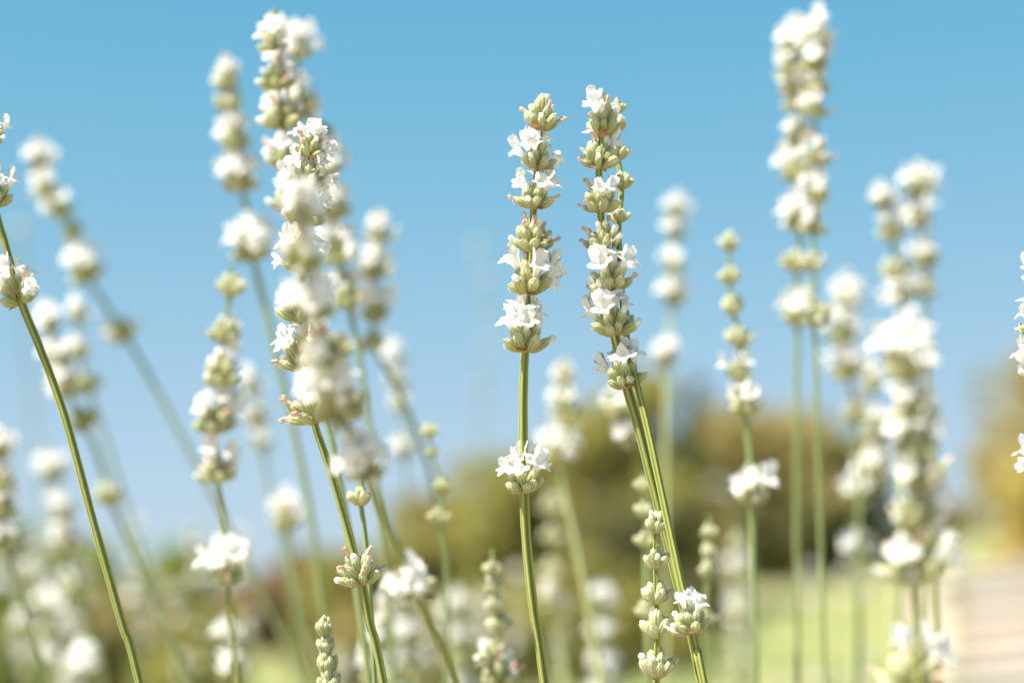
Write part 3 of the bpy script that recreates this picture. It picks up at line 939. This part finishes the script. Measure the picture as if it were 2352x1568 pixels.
stalk("pale blurred column beside the amber based stalk, in front of open sky", .95,
      [(575, 845), (580, 905, 56, 'T'), (592, 975, 58, 'o'), (604, 1032, 54, 'm'), (620, 1120), (660, 1300), (700, 1580)], G_B, full=False, seed=59)
stalk("pale column under the big blurred head, rising from the bottom edge", .76,
      [(880, 1385), (878, 1440, 66, 'T'), (872, 1500, 78, 'o'), (868, 1570, 86, 'o'), (868, 1620)], G_B, full=False, seed=60)
stalk("pale column at the bottom beside the blurred olive stem, whiter at its foot", .84,
      [(925, 1330), (926, 1400, 66, 'o'), (930, 1480, 72, 'o'), (936, 1560, 82, 'o'), (938, 1620)], G_B, full=False, seed=61)
stalk("faint white tuft behind the pointed stalk, left of the thin bud stalk", .98,
      [(905, 760), (908, 830, 52, 'T'), (916, 890, 54, 'o'), (922, 945, 50, 'o'), (930, 1050, 58, 'o'), (940, 1250), (950, 1580)], G_B, full=False, seed=62)
stalk("nearly dissolved tall stalk in the open sky left of the centre stalk", 2.6,
      [(1090, 520), (1098, 572, 17, 'o'), (1108, 605, 19, 'm'), (1114, 650, 18, 'o'), (1118, 700, 17, 'm'), (1117, 752, 15, 'o'), (1114, 800, 15, 'm'), (1108, 900, 24, 'm'), (1100, 1080), (1080, 1580)], G_B, full=False, seed=63, stem_r=2)
stalk("nearly dissolved white head in the sky between left edge and leaning stalk", 2.2,
      [(40, 480), (44, 540, 26, 'o'), (50, 640), (70, 900), (110, 1300), (130, 1580)], G_B, full=False, seed=64, stem_r=2)
stalk("round white head at the very bottom, left of the long bending stem", .88,
      [(192, 1460), (196, 1545, 76, 'T'), (200, 1640)], G_B, full=False, seed=65)
stalk("white spike low behind the stem of the amber based stalk", .80,
      [(515, 1415), (520, 1480, 60, 'T'), (535, 1560, 74, 'o'), (540, 1640)], G_B, full=False, seed=66)

# the rest of the planting, dissolving behind: nothing in the photo tells these apart
r9 = random.Random(99)
FAR = 'faint far stalks of the white lavender bed'
for i in range(42):
    zz = r9.uniform(1.1, 3.2)
    side = r9.random()
    if side < .42: u = r9.uniform(-30, 620)
    elif side < .70: u = r9.uniform(780, 1420)
    else: u = r9.uniform(1640, 2240)
    vt = r9.uniform(1180, 1560) if u < 620 else r9.uniform(1330, 1600)
    if u > 1640: vt = r9.uniform(1230, 1600)
    w = 140 * .5 / zz * r9.uniform(.85, 1.15)
    gap = w * r9.uniform(.85, 1.1)
    pts = [(u, vt - gap)]
    lean = r9.uniform(-.05, .15) if u < 900 else r9.uniform(-.05, .05)
    k = r9.randint(3, 6)
    for j in range(k):
        pts.append((u + lean * gap * j, vt + gap * j, w * r9.uniform(.9, 1.1), r9.choice('oomTcb')))
    pts.append((u + lean * gap * (k + 2), vt + gap * (k + 2)))
    stalk("faint white lavender stalk dissolving into the blurred background", zz, pts, FAR, full=False)


# leaves of the lavender bushes the stalks grow from, below the frame
def bed():
    r = np.random.default_rng(8)
    m = leaf_mat("lavender_leaf", (.20, .23, .15), (.34, .36, .26), .3)  # leaf tones raised so the unseen bed reflects light onto the flowers
    n = 26000
    y = r.uniform(.15, 3.4, n); x = r.normal(size=n) * (.25 + .22 * y)
    h = r.uniform(.02, .40, n) * (.6 + .4 * np.cos(x * 5 + 1) * np.cos(y * 5))
    c = np.stack([x, y, ground_h(x, y) + h], -1)
    a = r.normal(size=(n, 3)) * .5 + np.array([0, 0, 1]); a /= np.linalg.norm(a, axis=1)[:, None]
    b = np.cross(a, r.normal(size=(n, 3))); b /= np.linalg.norm(b, axis=1)[:, None]
    s = r.uniform(.015, .03, n)[:, None]
    v = np.stack([c - a * s, c + b * .0022, c + a * s, c - b * .0022], 1).reshape(-1, 3)
    tag(add("lavender_foliage", mesh_np("lavender_foliage", v, np.arange(4 * n).reshape(-1, 4), [m], {'tip': np.repeat(r.uniform(0, 1, n), 4)}, smooth=False)),
        "grey green needle leaves of the lavender bed under the stalks", 'foliage', kind='stuff')


bed()
